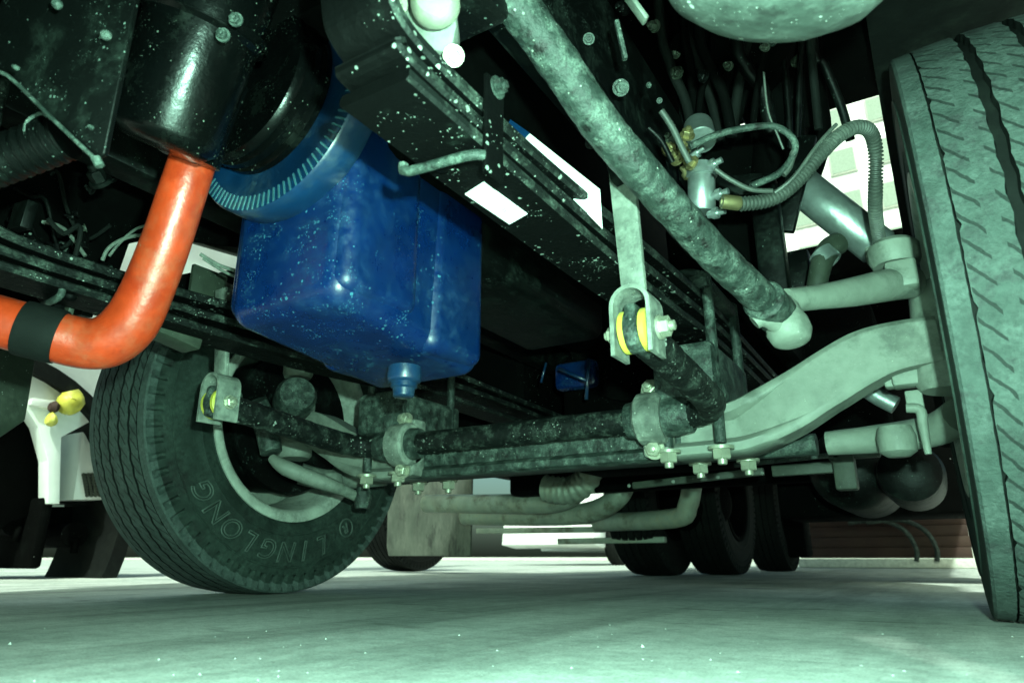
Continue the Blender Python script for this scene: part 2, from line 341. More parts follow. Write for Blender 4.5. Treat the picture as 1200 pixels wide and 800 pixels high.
def wheel(xc, yc, s, name='wheel', label=None, text=False, dark=False):
    """s = +1: inner side faces -X"""
    c = Vector((xc, yc, WR))
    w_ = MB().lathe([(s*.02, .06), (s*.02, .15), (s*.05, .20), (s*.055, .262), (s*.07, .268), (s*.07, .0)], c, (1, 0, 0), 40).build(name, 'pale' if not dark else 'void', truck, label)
    t = bpy.data.objects.new('tyre', TYRE_SHADE if dark else TYRE_F if s < 0 else TYRE); S.collection.objects.link(t); t.parent = w_; t.location = c-BASE
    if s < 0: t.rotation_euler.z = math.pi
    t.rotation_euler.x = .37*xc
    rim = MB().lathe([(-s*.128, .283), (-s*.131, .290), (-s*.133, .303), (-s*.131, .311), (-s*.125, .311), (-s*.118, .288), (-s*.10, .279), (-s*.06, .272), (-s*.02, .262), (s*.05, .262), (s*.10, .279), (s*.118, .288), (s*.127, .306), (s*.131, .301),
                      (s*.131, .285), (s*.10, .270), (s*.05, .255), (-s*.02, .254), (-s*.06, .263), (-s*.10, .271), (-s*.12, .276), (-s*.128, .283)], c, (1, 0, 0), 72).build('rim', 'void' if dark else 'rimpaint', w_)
    if dark: return w_
    MB().lathe([(-s*.10, .0), (-s*.10, .10), (-s*.105, .13), (-s*.105, .222), (-s*.095, .228), (-s*.08, .225), (-s*.075, .218), (s*.04, .215), (s*.045, .1)], c, (1, 0, 0), 48).build('brake_drum', 'black', w_)
    for k in range(10):
        a = 2*math.pi*k/10; q = c+Vector((s*.02, .135*math.sin(a), .135*math.cos(a)))
        MB().hexa(q, (-s, 0, 0), .015, .03).build('wheel_nut', 'bolt', w_)
    MB().lathe([(-s*.12, 0), (-s*.12, .07), (-s*.06, .09), (s*.12, .085), (s*.14, .05), (s*.14, 0)], c, (1, 0, 0), 28).build('hub', 'pale', w_)
    return w_
XRW, XLW = .17, -1.851
wr = wheel(XRW, AY, 1, label='front wheel with dusty ribbed tread beside the drag link')
wl = wheel(XLW, AY, -1, label='front wheel with lettered sidewall under the red hose')
# raised lettering on the inner sidewall of the far wheel
def letter_mesh(ch, size):
    cu = bpy.data.curves.new('glyph', 'FONT'); cu.body = ch; cu.size = size; cu.shear = .28; cu.align_x = 'CENTER'; cu.align_y = 'CENTER'
    cu.fill_mode = 'NONE'; cu.bevel_depth = .0023; cu.bevel_resolution = 0; cu.resolution_u = 4
    o = bpy.data.objects.new('glyph', cu); S.collection.objects.link(o)
    me = bpy.data.meshes.new_from_object(o.evaluated_get(bpy.context.evaluated_depsgraph_get()))
    bpy.data.objects.remove(o); bpy.data.curves.remove(cu); return me
def put_letter(me, cyc, ang, rad, x, parent, name):
    # ang: clockwise from 6 o'clock as seen from the truck centre (+X side)
    o = bpy.data.objects.new(name, me); S.collection.objects.link(o); o.parent = parent
    if not me.materials: me.materials.append(M['letter'])
    # seen from +X looking -X: right of picture = +Y, up = +Z
    th = -math.pi/2-ang
    er = Vector((0, math.cos(th), math.sin(th))); et = Vector((0, math.sin(th), -math.cos(th)))   # clockwise tangent
    ex = Vector((1, 0, 0))
    o.matrix_local = Matrix.Translation(Vector((x, cyc, WR))+er*rad-BASE) @ Matrix((et, er, ex)).transposed().to_4x4()
M['letter'] = mat('raised_letter', (.05, .07, .06), .6, dust=(.10, .13, .11), dlo=.5, dhi=.75)
word = 'LINGLONG'
SX = XLW+.1325
for i, ch in enumerate(word):
    put_letter(letter_mesh(ch, .082), AY, R(-20)+R(10.2)*i, .395, SX+.004, wl, 'raised_letter')
put_letter(letter_mesh('R', .04), AY, R(-36), .395, SX+.004, wl, 'raised_letter')
ringm = MB().lathe([(0, .026), (.0022, .0275), (.0022, .030), (0, .0315)], Vector((SX+.004, AY, WR))+Vector((0, math.cos(-math.pi/2+R(36)), math.sin(-math.pi/2+R(36))))*.395, (1, 0, 0), 28)
ringm.build('letter_ring', 'letter', wl)

# ---- front axle: forged I-beam with raised ends
def axle():
    half = [(0, .352, .047, .045), (.30, .352, .047, .045), (.36, .356, .05, .055), (.47, .358, .05, .055), (.52, .366, .055, .05), (.60, .398, .062, .046), (.68, .440, .064, .045), (.75, .474, .062, .045), (.81, .488, .055, .046), (.88, .490, .05, .05)]
    pts = [(-d, z, h, w_) for d, z, h, w_ in reversed(half[1:])]+half
    P = [Vector((CX+d, AY-.03, z)) for d, z, h, w_ in pts]; H = [(h, w_) for *_, h, w_ in pts]
    # resample
    Pn, _ = spline(P, [1]*len(P), 5); Hn = []
    for i in range(len(H)-1):
        for k in range(5): t = k/5; Hn.append((H[i][0]*(1-t)+H[i+1][0]*t, H[i][1]*(1-t)+H[i+1][1]*t))
    Hn.append(H[-1]); V = []; Fc = []; n = len(Pn)
    sec = [(-1, -1), (-.9, -1.08), (.9, -1.08), (1, -1), (1, -.66), (.8, -.5), (.55, -.38), (.55, .38), (.8, .5), (1, .66), (1, 1), (.9, 1.08), (-.9, 1.08), (-1, 1), (-1, .66), (-.8, .5), (-.55, .38), (-.55, -.38), (-.8, -.5), (-1, -.66)]
    for i in range(n):
        t = (Pn[min(i+1, n-1)]-Pn[max(i-1, 0)]).normalized(); up = Vector((-t.z, 0, t.x))
        h, w_ = Hn[i]; dd = abs(Pn[i].x-CX); fill = min(1, max(0, (dd-.50)/.16))       # web fills out towards the ends
        for (a, b) in sec:
            aa = a if abs(a) > .95 else (a*(1-fill)+math.copysign(.97, a)*fill if abs(b) < 1 else a)
            th_ = math.atan2(b, a); ca_, sa_ = math.cos(th_), math.sin(th_)
            ea, eb = math.copysign(abs(ca_)**.62, ca_), math.copysign(abs(sa_)**.62, sa_)*1.08
            aa, bb = aa*(1-fill)+ea*fill, b*(1-fill)+eb*fill
            V.append(Pn[i]+Vector((0, aa*w_, 0))+up*(bb*h/1.08))
    m = len(sec)
    for i in range(n-1):
        for k in range(m): k2 = (k+1) % m; Fc.append((i*m+k, i*m+k2, (i+1)*m+k2, (i+1)*m+k))
    Fc += [tuple(range(m))[::-1], tuple((n-1)*m+k for k in range(m))]
    return MB().add(V, Fc, True)
ax = axle().build('front_axle', 'pale', truck, 'pale dusty forged axle beam with swan neck ends')
ax.data.materials.append(M['mud'])
for p_ in ax.data.polygons:
    if abs(p_.center.x) < .37: p_.material_index = 1          # the dropped middle is caked with mud
def half_axle_parts():
    # spring seat pad, knuckle, king pin caps, tie rod arm, brake chamber
    k = MB().box((-.42, AY, .475), (.13, .30, .115), None, .012)
    sym('spring_seat', k, 'mud', ax, ax)
    k = MB().lathe([(0, 0), (0, .05), (.01, .058), (.20, .058), (.21, .05), (.21, 0)], (.045, AY-.01, .40), (.08, 0, 1), 24)
    k.box((.075, AY, .51), (.06, .15, .19), None, .02)
    sym('steering_knuckle', k, 'pale', ax, ax)
    k = MB().lathe([(0, 0), (0, .040), (.012, .046), (.04, .046), (.05, .036), (.05, 0)], at(1050, 312, Y=1.44), (0, 0, 1), 20)
    sym('king_pin_cap', k, 'pale', ax, ax)
    k = MB().tube([(.05, AY+.03, .36), (.0, AY+.09, .345), (-.10, AY+.14, .345), (-.20, AY+.15, .345)], [.034, .032, .03, .026], 14, 5)
    k.lathe([(0, 0), (0, .03), (.02, .036), (.05, .034), (.06, .02), (.06, 0)], at(1048, 500, Y=AY+.06), (0, 0, -1), 18)
    sym('tie_rod_arm', k, 'pale', ax, ax)
half_axle_parts()
MB().tube([(CX-.62, AY+.15, .345), (CX+.62, AY+.15, .345)], .024, 14).build('tie_rod', 'mud', ax)
k = MB().box(at(1062, 441, Y=1.50), (.05, .05, .042), None, .006); k.box(at(1046, 446, Y=1.51), (.03, .035, .03), None, .005)
k.box(at(1072, 470, Y=1.52), (.03, .03, .04), None, .004)
k.build('brake_adjuster', 'pale', ax)
MB().tube([at(1062, 478, Y=1.5), at(1078, 480, Y=1.5), at(1082, 500, Y=1.5), at(1088, 532, Y=1.5)], [.009, .010, .009, .006], 10, 5).build('sensor_hook', 'pale', ax)
MB().tube([at(1015, 455, Y=1.72), at(1030, 465, Y=1.72), at(1050, 475, Y=1.72)], .020, 14, 4).build('brake_pipe', 'steel', ax)

# ---- steering arm and drag link
arm = MB(); P_ = [at(922, 352, Y=1.20), at(960, 348, Y=1.26), at(1000, 342, Y=1.33), at(1040, 334, Y=1.40), at(1066, 330, Y=1.45)]
arm.tube(P_, [.021, .022, .027, .031, .033], 16, 5)
arm.box(at(1058, 326, Y=1.42), (.055, .07, .055), None, .008)
arm.build('steering_arm', 'pale', ax)
dl = MB().tube([dp(540, -75, .80), dp(601, 0, .85), dp(652, 70, .88), dp(700, 140, .91), dp(745, 195, .94), dp(830, 290, 1.03), dp(895, 352, 1.12)], [.0265]*7, 44, 26, crust=.0013).build('drag_link', 'mud', truck, 'thick bent drag link tube caked in dried mud')
c_ = dp(905, 363, 1.13)
MB().cyl(dp(893, 350, 1.11), dp(912, 370, 1.16), .034, 24, .004).build('link_socket', 'mud', dl)
b_ = dp(922, 378, 1.15)
MB().lathe([(-.045, 0), (-.045, .018), (-.03, .026), (-.015, .028), (.0, .034), (.02, .036), (.035, .03), (.04, .02), (.04, 0)], b_, (0.15, -.2, -1), 24).build('ball_joint', 'pale', dl)
MB().tube([dp(884, 378, 1.12), dp(895, 372, 1.12), dp(910, 380, 1.13)], [.012, .015, .015], 12, 3).build('grease_nipple', 'pale', dl)

# ---- leaf springs
x0, x1 = -.465, -.375
def spring_parts():
    a = MB().strip([(.372, .86), (.374, .72), (.380, .645), (.40, .605), (.46, .590), (.63, .590), (.86, .604), (1.2, .628), (1.5, .640), (1.9, .63), (2.4, .62)], x0, x1, .017)
    pr, pl = sym('leaf_spring', a, 'leaf', truck, truck, 'stack of muddy spring leaves')
    b = MB().strip([(.405, .580), (.43, .566), (.60, .565), (.9, .572), (1.2, .590), (1.5, .602), (2.0, .60), (2.3, .59)], x0+.001, x1-.001, .016)
    sym('spring_leaf', b, 'leaf', pr, pl)
    b = MB().strip([(.42, .541), (.60, .540), (.9, .540), (1.2, .548), (1.5, .562), (1.9, .556), (2.15, .55)], x0, x1+.002, .015)
    sym('spring_leaf', b, 'leaf', pr, pl)
    # clip
    b = MB().box((x1+.006, .562, .568), (.006, .036, .125), None, .002); sym('spring_clip', b, 'leaf', pr, pl)
    b = MB().tube([(x1+.006, .545, .523), (x1-.012, .535, .523), (x0+.004, .527, .523), (x0-.004, .527, .535)], .006, 10, 3); sym('clip_rod', b, 'mud', pr, pl)
    b = MB().hexa((x1+.010, .562, .62), (1, 0, 0), .010, .010); sym('clip_bolt', b, 'mud', pr, pl)
    b = MB().lathe([(0, .012), (.003, .012), (.008, .008), (.010, 0)], (-.435, .555, .540), (0, 0, -1), 14); sym('rivet', b, 'leaf', pr, pl)
    # U-bolts
    for y in (1.40, 1.62):
        b = MB().tube([(-.365, y, .325), (-.365, y, .66), (-.372, y, .685), (-.40, y, .70), (-.44, y, .70), (-.468, y, .685), (-.475, y, .66), (-.475, y, .325)], .0115, 12, 4)
        sym('u_bolt', b, 'mud', pr, pl)
        for x in (-.365, -.475):
            b = MB().hexa((x, y, .318), (0, 0, -1), .019, .026); sym('nut', b, 'bolt', pr, pl)
    b = MB().box((-.42, 1.51, .672), (.125, .26, .03), None, .006); sym('clamp_plate', b, 'mud', pr, pl)
    return pr, pl
spr, spl = spring_parts()
for root in (spr, spl):
    for o in [root]+[q for q in root.children if q.name.startswith('spring_leaf')]:
        o.data.materials.append(M['leafside'])
        for p_ in o.data.polygons:
            if abs(p_.normal.x) > .5: p_.material_index = 1
# maker's label under the right spring
z_ = .5385
q = [at(545, 228, Z=z_), at(567, 214, Z=z_), at(618, 251, Z=z_), at(597, 263, Z=z_)]
MB().prism([q[0], q[3], q[2], q[1]], (0, 0, .0012)).build('label_plate', 'sticker', spr, 'small white printed label')
for i in range(9):
    t = .30+.048*i; a_ = q[0].lerp(q[3], t).lerp(q[1].lerp(q[2], t), .38); b_ = q[0].lerp(q[3], t).lerp(q[1].lerp(q[2], t), .62 if i % 3 else .52)
    d_ = (q[3]-q[0]).normalized()*.0022
    MB().prism([a_+Vector((0, 0, -.0004)), b_+Vector((0, 0, -.0004)), b_+d_+Vector((0, 0, -.0004)), a_+d_+Vector((0, 0, -.0004))], (0, 0, .0003)).build('label_print', 'ink', spr)

# ---- anti-roll bar
XA = -.352
XB = 2*CX-XA
end = Vector((XA, .935, .428)); bend = Vector((XA, 1.30, .393)); LB = Vector((0, 1.375, .395))
pts = [end+Vector((0, .03, -.003)), Vector((XA, 1.08, .415)), Vector((XA, 1.22, .401)), Vector((XA-.004, 1.315, .392)), Vector((XA-.03, 1.366, .388)), Vector((XA-.09, 1.385, .386)), Vector((XA-.2, 1.39, .386))]
left = [Vector((2*CX-p.x, p.y, p.z)) for p in reversed(pts)]
rb = MB().tube(pts+left, .0285, 36, 22, crust=.0016).build('anti_roll_bar', 'leafside', truck, 'round anti-roll bar caked in mud along the axle')
def arb_parts():
    # flattened eye at the end of the arm
    b = MB().box((XA, .945, .43), (.022, .085, .07), None, .009); b.lathe([(-.011, 0), (-.011, .034), (.011, .034), (.011, 0)], end, (1, 0, 0), 20)
    sym('arm_eye', b, 'mud', rb, rb)
    for dx in (-.016, .016):
        b = MB().lathe([(-.006, 0), (-.006, .030), (-.004, .033), (.004, .033), (.006, .030), (.006, 0)], end+Vector((dx, 0, 0)), (1, 0, 0), 22); sym('bushing', b, 'yellow', rb, rb)
    # inverted U clevis
    P = []; zc = .462; xc = XA
    outer = [(-.032, -.075)]+[(.032*math.cos(a), .032*math.sin(a)) for a in [math.pi*(1-i/12) for i in range(13)]]+[(.032, -.075)]
    inner = [(x*.80, z if z < 0 else z*.8) for x, z in outer]
    poly = outer+inner[::-1]
    V = []; Fc = []; n = len(outer)
    for y in (.905, .962):
        V += [Vector((xc+x, y, zc+z)) for x, z in outer]+[Vector((xc+x, y, zc+z)) for x, z in inner]
    o2 = 2*n
    for i in range(n-1):
        Fc += [(i, i+1, n+i+1, n+i), (o2+i, o2+n+i, o2+n+i+1, o2+i+1), (i, o2+i, o2+i+1, i+1), (n+i, n+i+1, o2+n+i+1, o2+n+i)]
    Fc += [(0, n, o2+n, o2), (n-1, o2+n-1, o2+2*n-1, 2*n-1)]
    b = MB().add(V, Fc, False); dr, dl_ = sym('link_clevis', b, 'axle', rb, rb)
    b = MB().prism([(xc-.019, .925, zc+.028), (xc+.019, .925, zc+.028), (xc+.021, .90, .69), (xc-.021, .90, .69)], (0, .012, 0), .002)
    sym('drop_link', b, 'axle', rb, rb)
    b = MB().hexa(end+Vector((.033, 0, 0)), (1, 0, 0), .0155, .018, 1.2); sym('clevis_bolt', b, 'bolt', rb, rb)
    b = MB().hexa(end+Vector((-.033, 0, 0)), (-1, 0, 0), .013, .014, 1.2); sym('clevis_nut', b, 'bolt', rb, rb)
    # saddle clamp on the axle
    cx = -.50; cc = Vector((cx, 1.388, .386))
    b = MB().lathe([(-.03, .028), (-.03, .05), (-.024, .056), (.024, .056), (.03, .05), (.03, .028)], cc, (1, 0, 0), 24)
    b.box(cc+Vector((0, .03, -.005)), (.06, .05, .15), None, .01)
    sym('bar_clamp', b, 'axle', rb, rb)
    b = MB().lathe([(-.055, .028), (-.055, .038), (-.03, .042), (.05, .042), (.085, .036), (.085, .028)], cc, (1, 0, 0), 22); sym('rubber_sleeve', b, 'mud', rb, rb)
    for dz in (.064, -.064):
        b = MB().hexa(cc+Vector((0, .004, dz)), (0, -1, .25 if dz > 0 else -.1), .0165, .02); sym('clamp_bolt', b, 'bolt', rb, rb)
arb_parts()

# ---- engine: block, oil pan, damper
eng = MB().box((CX, 1.45, 1.10), (.46, 1.45, .60), None, .04); eng.box((CX, 1.35, .85), (.34, 1.2, .18), None, .03)
eng = eng.build('engine_block', 'void', truck)
def pan():
    bm = bmesh.new(); bmesh.ops.create_cube(bm, size=1)
    for v in bm.verts:
        x = CX-.012+v.co.x*.262; y = .873+v.co.y*.39; z = .475 if v.co.z < 0 else .86
        if v.co.z < 0: z -= .04*(v.co.y+.5)
        v.co = Vector((x+(.0 if v.co.z < 0 else math.copysign(.008, v.co.x)), y, z))
    bmesh.ops.bevel(bm, geom=bm.edges[:], offset=.034, segments=6, affect='EDGES', profile=.5)
    bmesh.ops.recalc_face_normals(bm, faces=bm.faces[:]); bm.verts.index_update()
    m = MB().add([v.co.copy() for v in bm.verts], [[q.index for q in f_.verts] for f_ in bm.faces], True); bm.free(); return m
op = pan().build('oil_pan', 'blue', truck, 'glossy blue oil pan with dried splashes')
# pressed panel, flange, plugs
for y0_, y1_ in ((.684, .862), (.898, 1.062)):
    bm_ = MB().box((CX-.012, (y0_+y1_)/2, .655-.03*(y0_ > .8)), (.284, y1_-y0_, .33+.02*(y0_ > .8)), None, .026, 5); bm_.build('pan_bulge', 'blue', op)
MB().box((CX, 1.35, .74), (.25, .62, .14), None, .03, 4).build('shallow_sump', 'black', op)  # part of the blue engine, coloured black to stand for shadow
MB().box((CX, 1.25, .875), (.30, 1.15, .022), None, .004).build('pan_flange', 'blue', op)
pl_ = at(474, 440, Y=.93); 
MB().lathe([(.02, 0), (.02, .030), (-.004, .031), (-.008, .029), (-.010, .024), (-.018, .024), (-.021, .020), (-.034, .019), (-.036, .016), (-.036, 0)], pl_+Vector((0, 0, -.004)), (0, 0, 1), 28).build('drain_plug', 'bluedk', op)
for yy in (.72, .86, 1.0, 1.14, 1.3):
    MB().hexa((CX+.138, yy, .862), (0, 0, -1), .009, .010).build('pan_bolt', 'bluedk', op)
MB().box(at(396, 158, Y=.66), (.03, .03, .05), None, .006).build('timing_bracket', 'bluedk', op)
# damper: ribbed ring in front of the engine
dc = Vector((CX-.012, .635, .835))
dm = MB().lathe([(.05, .0), (.05, .196), (.045, .200), (-.0, .200), (-.004, .197), (-.004, .165), (.0, .16), (.0, .0)], dc, (0, 1, 0), 72).build('crank_damper', 'bluedk', truck, 'blue crankshaft damper ring with fine marks')
for k in range(96):
    a = 2*math.pi*k/96; d_ = Vector((math.cos(a), 0, math.sin(a)))
    MB().bar(dc+d_*.172+Vector((0, -.004, 0)), dc+d_*.1965+Vector((0, -.004, 0)), .0032, .003, 0, Vector((0, 1, 0))).build('timing_tooth', 'teeth', dm)
MB().lathe([(-.06, 0), (-.06, .132), (-.052, .137), (-.046, .137), (-.040, .129), (-.034, .137), (-.022, .137), (-.016, .129), (-.01, .137), (0, .137), (0, 0)], dc+Vector((-.006, -.004, .006)), (0, 1, 0), 64).build('fan_pulley', 'gloss', dm)
# rear-of-pan pipework glimpsed in blue
for a_, b_, r_ in (((690, 420), (687, 468), .006), ((655, 432), (688, 446), .006), ((640, 425), (634, 448), .004)):
    MB().tube([at(*a_, Y=1.95), at(*b_, Y=1.95)], r_, 8).build('dipstick_tube', 'bluedk', eng)
MB().box(at(676, 440, Y=2.12), (.16, .05, .10), None, .02).build('flywheel_housing', 'blue', eng)

# ---- red hose
hp = [dp(-70, 360, .98), dp(-10, 374, 1.0), dp(50, 390, 1.02), dp(98, 402, 1.04), dp(128, 399, 1.045), dp(153, 378, 1.05), dp(173, 340, 1.05), dp(196, 280, 1.05), dp(215, 222, 1.05), dp(232, 170, 1.06)]
hose = MB().tube(hp, [.0375, .0375, .0375, .0385, .040, .040, .037, .035, .034, .033], 28, 7).build('coolant_hose', 'red', truck, 'bent red silicone hose with dusty patches')
MB().lathe([(-.026, .036), (-.026, .0405), (-.02, .0415), (.02, .0415), (.026, .0405), (.026, .036)], dp(48, 389.5, 1.02), hp[3]-hp[1], 28).build('hose_clamp', 'darkrub', hose)
MB().tube([dp(222, 188, 1.0), dp(236, 145, 1.0), dp(262, 90, 1.0)], .042, 24, 4).build('hose_coupling', 'gloss', hose)

# ---- upper left: black canister, panel, bellows
can = MB().lathe([(0, 0), (0, .05), (.012, .066), (.02, .069), (.16, .073), (.166, .080), (.176, .080), (.18, .074), (.27, .074), (.29, .06), (.29, 0)], dp(188, 172, .92), dp(258, -20, .92)-dp(188, 172, .92), 40).build('oil_filter', 'gloss', truck, 'gloss black canister with banded rim')
MB().lathe([(.168, .082), (.1675, .0845), (.1775, .0845), (.177, .082)], dp(188, 172, .92), dp(258, -20, .92)-dp(188, 172, .92), 40).build('clamp_band', 'gloss', can)
for px, py in ((262, 42), (277, 24)): MB().hexa(dp(px, py, .84), -FW, .0065, .009).build('band_bolt', 'mud', can)
P = [dp(-30, 70, .75), dp(8, 90, .74), dp(108, 188, .68), dp(122, 180, .68), dp(165, -30, .70), dp(20, -40, .74)]
gp = MB().prism(P, FW*.008, .0015).build('splash_panel', 'black', truck, 'speckled black splash panel with turned lower flange')
MB().tube([dp(-20, 84, .735), dp(8, 88, .735), dp(60, 138, .705), dp(112, 187, .675)], .0022, 10, 3).build('panel_flange', 'mud', gp)
MB().tube([dp(112, 185, .675), dp(117, 195, .675)], .0045, 10).build('flange_tab', 'mud', gp)
for px, py, r_ in ((125, 42, .0055), (68, 6, .005), (20, 80, .0025), (108, 150, .0025)):
    MB().lathe([(0, 0), (0, r_), (.004, r_*.9), (.006, r_*.5), (.006, 0)], dp(px, py, .69), -FW, 14).build('panel_rivet', 'mud', gp)
bl = MB(); a_, b_ = dp(76, 160, .80), dp(-20, 196, .80); pr_ = []
for i in range(44): pr_.append((i*.0028, .024+(.004 if i % 4 < 2 else 0)))
bl.lathe([(0, 0)]+pr_+[(.124, 0)], a_, b_-a_, 32); bl.build('intake_bellows', 'black', truck, 'ribbed black bellows behind the splash panel')
MB().tube([dp(28, 158, .78), dp(32, 142, .78), dp(48, 133, .78), dp(58, 140, .78)], .002, 8, 4).build('wire_clip', 'mud', gp)

# ---- frame rails, cross members, cab floor, flatbed (dark masses overhead)
for s in (1, -1):
    xr = CX+s*.425
    f_ = MB().box((xr, 3.95, .95), (.07, 7.7, .26), None, .006); f_.build('frame_rail', 'black', truck)
MB().box((CX, 1.0, 1.62), (2.5, 2.4, .14), None, .02).build('cab_floor', 'void', truck)
MB().box((CX, -.15, 2.3), (2.5, .10, 1.4), None, .04).build('cab_front', 'white', truck)
MB().box((CX, 2.15, 2.2), (2.5, .08, 1.2), None, .04).build('cab_back', 'white', truck)
MB().box((CX, 1.0, 2.9), (2.5, 2.4, .12), None, .04).build('cab_roof', 'white', truck)
for s in (1, -1): MB().box((CX+s*1.21, 1.0, 2.25), (.06, 2.3, 1.2), None, .02).build('cab_side', 'white', truck)
MB().box((CX, -.14, .91), (2.46, .14, 1.40), None, .05).build('bumper', 'black', truck)  # out of view; reaches this low to block light from the front
MB().box((CX, 6.2, 1.36), (2.5, 6.2, .16), None, .02).build('flatbed_deck', 'void', truck)
for y in (.62, 2.4, 3.6, 4.8): MB().box((CX, y, .98), (.78, .10, .14), None, .01).build('cross_member', 'void', truck)
# gearbox and transfer masses behind the engine
gb = MB().lathe([(0, 0), (0, .23), (.15, .22), (.3, .17), (.8, .15), (.85, .1), (.85, 0)], (CX, 2.15, .84), (0, 1, 0), 28).build('gearbox', 'void', truck)
MB().tube([(CX, 2.9, .80), (CX, 5.0, .60)], .05, 16).build('propeller_shaft', 'black', truck)
for s in (1, -1):   # wheel arches
    V = []; Fc = []
    for i in range(25):
        a = R(62)+R(130)*i/24
        for x in (CX+s*.86, CX+s*1.2):
            V.append(Vector((x, AY-math.cos(a)*.66, .52+math.sin(a)*.66)))
    for i in range(24): Fc.append((2*i, 2*i+1, 2*i+3, 2*i+2))
    V2 = [v+Vector((0, 0, .012)) for v in V]; n_ = len(V)
    m_ = MB().add(V+V2, Fc+[tuple(reversed([q+n_ for q in f_])) for f_ in Fc]+[(2*i, 2*i+2, n_+2*i+2, n_+2*i) for i in range(24)]+[(2*i+1, n_+2*i+1, n_+2*i+3, 2*i+3) for i in range(24)])
    m_.build('wheel_arch', 'darkrub', truck)

# corner skirts of the cab, let down low to block light; inner wheelhouse panels
def xpoly(pts_, X, d, name, ma, label=None): return MB().prism([at(px, py, X=X) for px, py in pts_], (d, 0, 0), .003).build(name, ma, truck, label)
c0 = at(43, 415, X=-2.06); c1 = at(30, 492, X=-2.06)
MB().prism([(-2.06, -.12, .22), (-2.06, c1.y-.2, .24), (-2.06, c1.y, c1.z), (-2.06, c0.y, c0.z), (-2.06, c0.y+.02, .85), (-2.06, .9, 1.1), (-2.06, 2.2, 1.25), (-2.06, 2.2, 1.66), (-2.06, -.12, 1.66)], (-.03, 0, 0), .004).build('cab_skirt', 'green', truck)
MB().prism([(.40, -.12, .20), (.40, .66, .22), (.40, .82, .95), (.40, 1.1, 1.2), (.40, 2.2, 1.25), (.40, 2.2, 1.66), (.40, -.12, 1.66)], (.03, 0, 0), .004).build('cab_skirt', 'black', truck)  # unseen right skirt, added to keep sun and ambient light out
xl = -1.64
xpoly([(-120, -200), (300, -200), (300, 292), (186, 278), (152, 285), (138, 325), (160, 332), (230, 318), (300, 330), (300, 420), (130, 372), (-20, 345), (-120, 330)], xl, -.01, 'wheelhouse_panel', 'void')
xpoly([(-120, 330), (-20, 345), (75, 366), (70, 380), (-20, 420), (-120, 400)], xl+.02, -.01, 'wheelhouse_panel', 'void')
MB().box((CX-.2, 2.95, .86), (1.5, .12, .94), None, .02).build('gearbox_mount', 'void', truck)
MB().box((CX, 2.35, .62), (.62, .30, .45), None, .06).build('clutch_housing', 'void', truck)
MB().box((-.13, 3.7, .78), (1.06, .5, 1.0), None, .02).build('fuel_tank', 'void', truck)
MB().box((CX+.55, 3.0, .80), (.34, .3, .5), None, .02).build('battery_carrier', 'void', truck)
MB().box((-1.70, 3.1, .88), (.70, 1.6, .74), None, .04).build('tool_locker', 'void', truck)
# ---- left side fittings near the far spring
MB().box(at(257, 345, Y=1.5), (.05, .06, .11), None, .006).build('bump_stop', 'green', truck, 'pale speckled bump stop block')
MB().bar(at(100, 335, X=-1.30), at(230, 395, X=-1.30), .06, .07, .006).build('front_hanger', 'green', truck)
k = MB().box(at(255, 342, Y=1.0), (.035, .06, .055), None, .004); k.build('pump_bracket', 'green', truck)
k = MB().box(at(243, 340, X=-1.40), (.012, .09, .10), None, .002); k.build('bracket_plate', 'green', truck)
k = MB().bar(at(218, 356, X=-1.36), at(268, 376, X=-1.36), .012, .012, .002); k.build('bracket_edge', 'axle', truck)
for pts_, r_ in (([(120, 305), (128, 290), (150, 278), (185, 272), (200, 262)], .004), ([(128, 300), (140, 285), (160, 268), (182, 262)], .003), ([(235, 298), (255, 310), (275, 317)], .004), ([(238, 303), (262, 318), (278, 325)], .003), ([(50, 260), (75, 268), (100, 300)], .004)):
    MB().tube([dp(px, py, 1.45) for px, py in pts_], r_, 8, 4).build('brake_line', 'axle', truck)
rn = random.Random(11)
for k in range(34):
    px, py = rn.uniform(15, 140), rn.uniform(205, 365); t = rn.uniform(1.25, 1.6); r_ = rn.uniform(.006, .016); axv = Vector((rn.uniform(-.6, 1), -.8, rn.uniform(-.6, .8)))
    if rn.random() < .6: m_ = MB().hexa(dp(px, py, t), axv, r_, r_*rn.uniform(1, 2.4)); nm = 'pipe_union'
    else: m_ = MB().box(dp(px, py, t), (r_*rn.uniform(1.5, 4), r_*1.4, r_*rn.uniform(1.5, 5)), Matrix.Rotation(rn.uniform(-.6, .6), 3, 'Y'), .002); nm = 'bracket'
    m_.build(nm, rn.choice(['black', 'black', 'leaf', 'green', 'mud', 'bolt' if rn.random() < .25 else 'black']), truck)
for k in range(7):
    px, py = rn.uniform(0, 110), rn.uniform(200, 300); t = rn.uniform(1.3, 1.55)
    MB().tube([dp(px+q*rn.uniform(8, 20), py+q*rn.uniform(5, 25)-8*math.sin(q*1.3), t) for q in range(5)], rn.uniform(.003, .008), 8, 4).build('cable', rn.choice(['black', 'darkrub', 'leaf']), truck)
for k in range(26):      # nuts and pipe stubs in the dark above the drag link
    px, py = rn.uniform(640, 1000), rn.uniform(5, 175); t = rn.uniform(1.25, 1.6)
    if px > 960 or (py > 95 and px > 790): continue
    MB().hexa(dp(px, py, t), Vector((rn.uniform(-.6, .6), -.9, rn.uniform(-.6, .3))), rn.uniform(.005, .012), rn.uniform(.01, .02)).build('pipe_union', rn.choice(['black', 'leaf', 'mud', 'green']), truck)
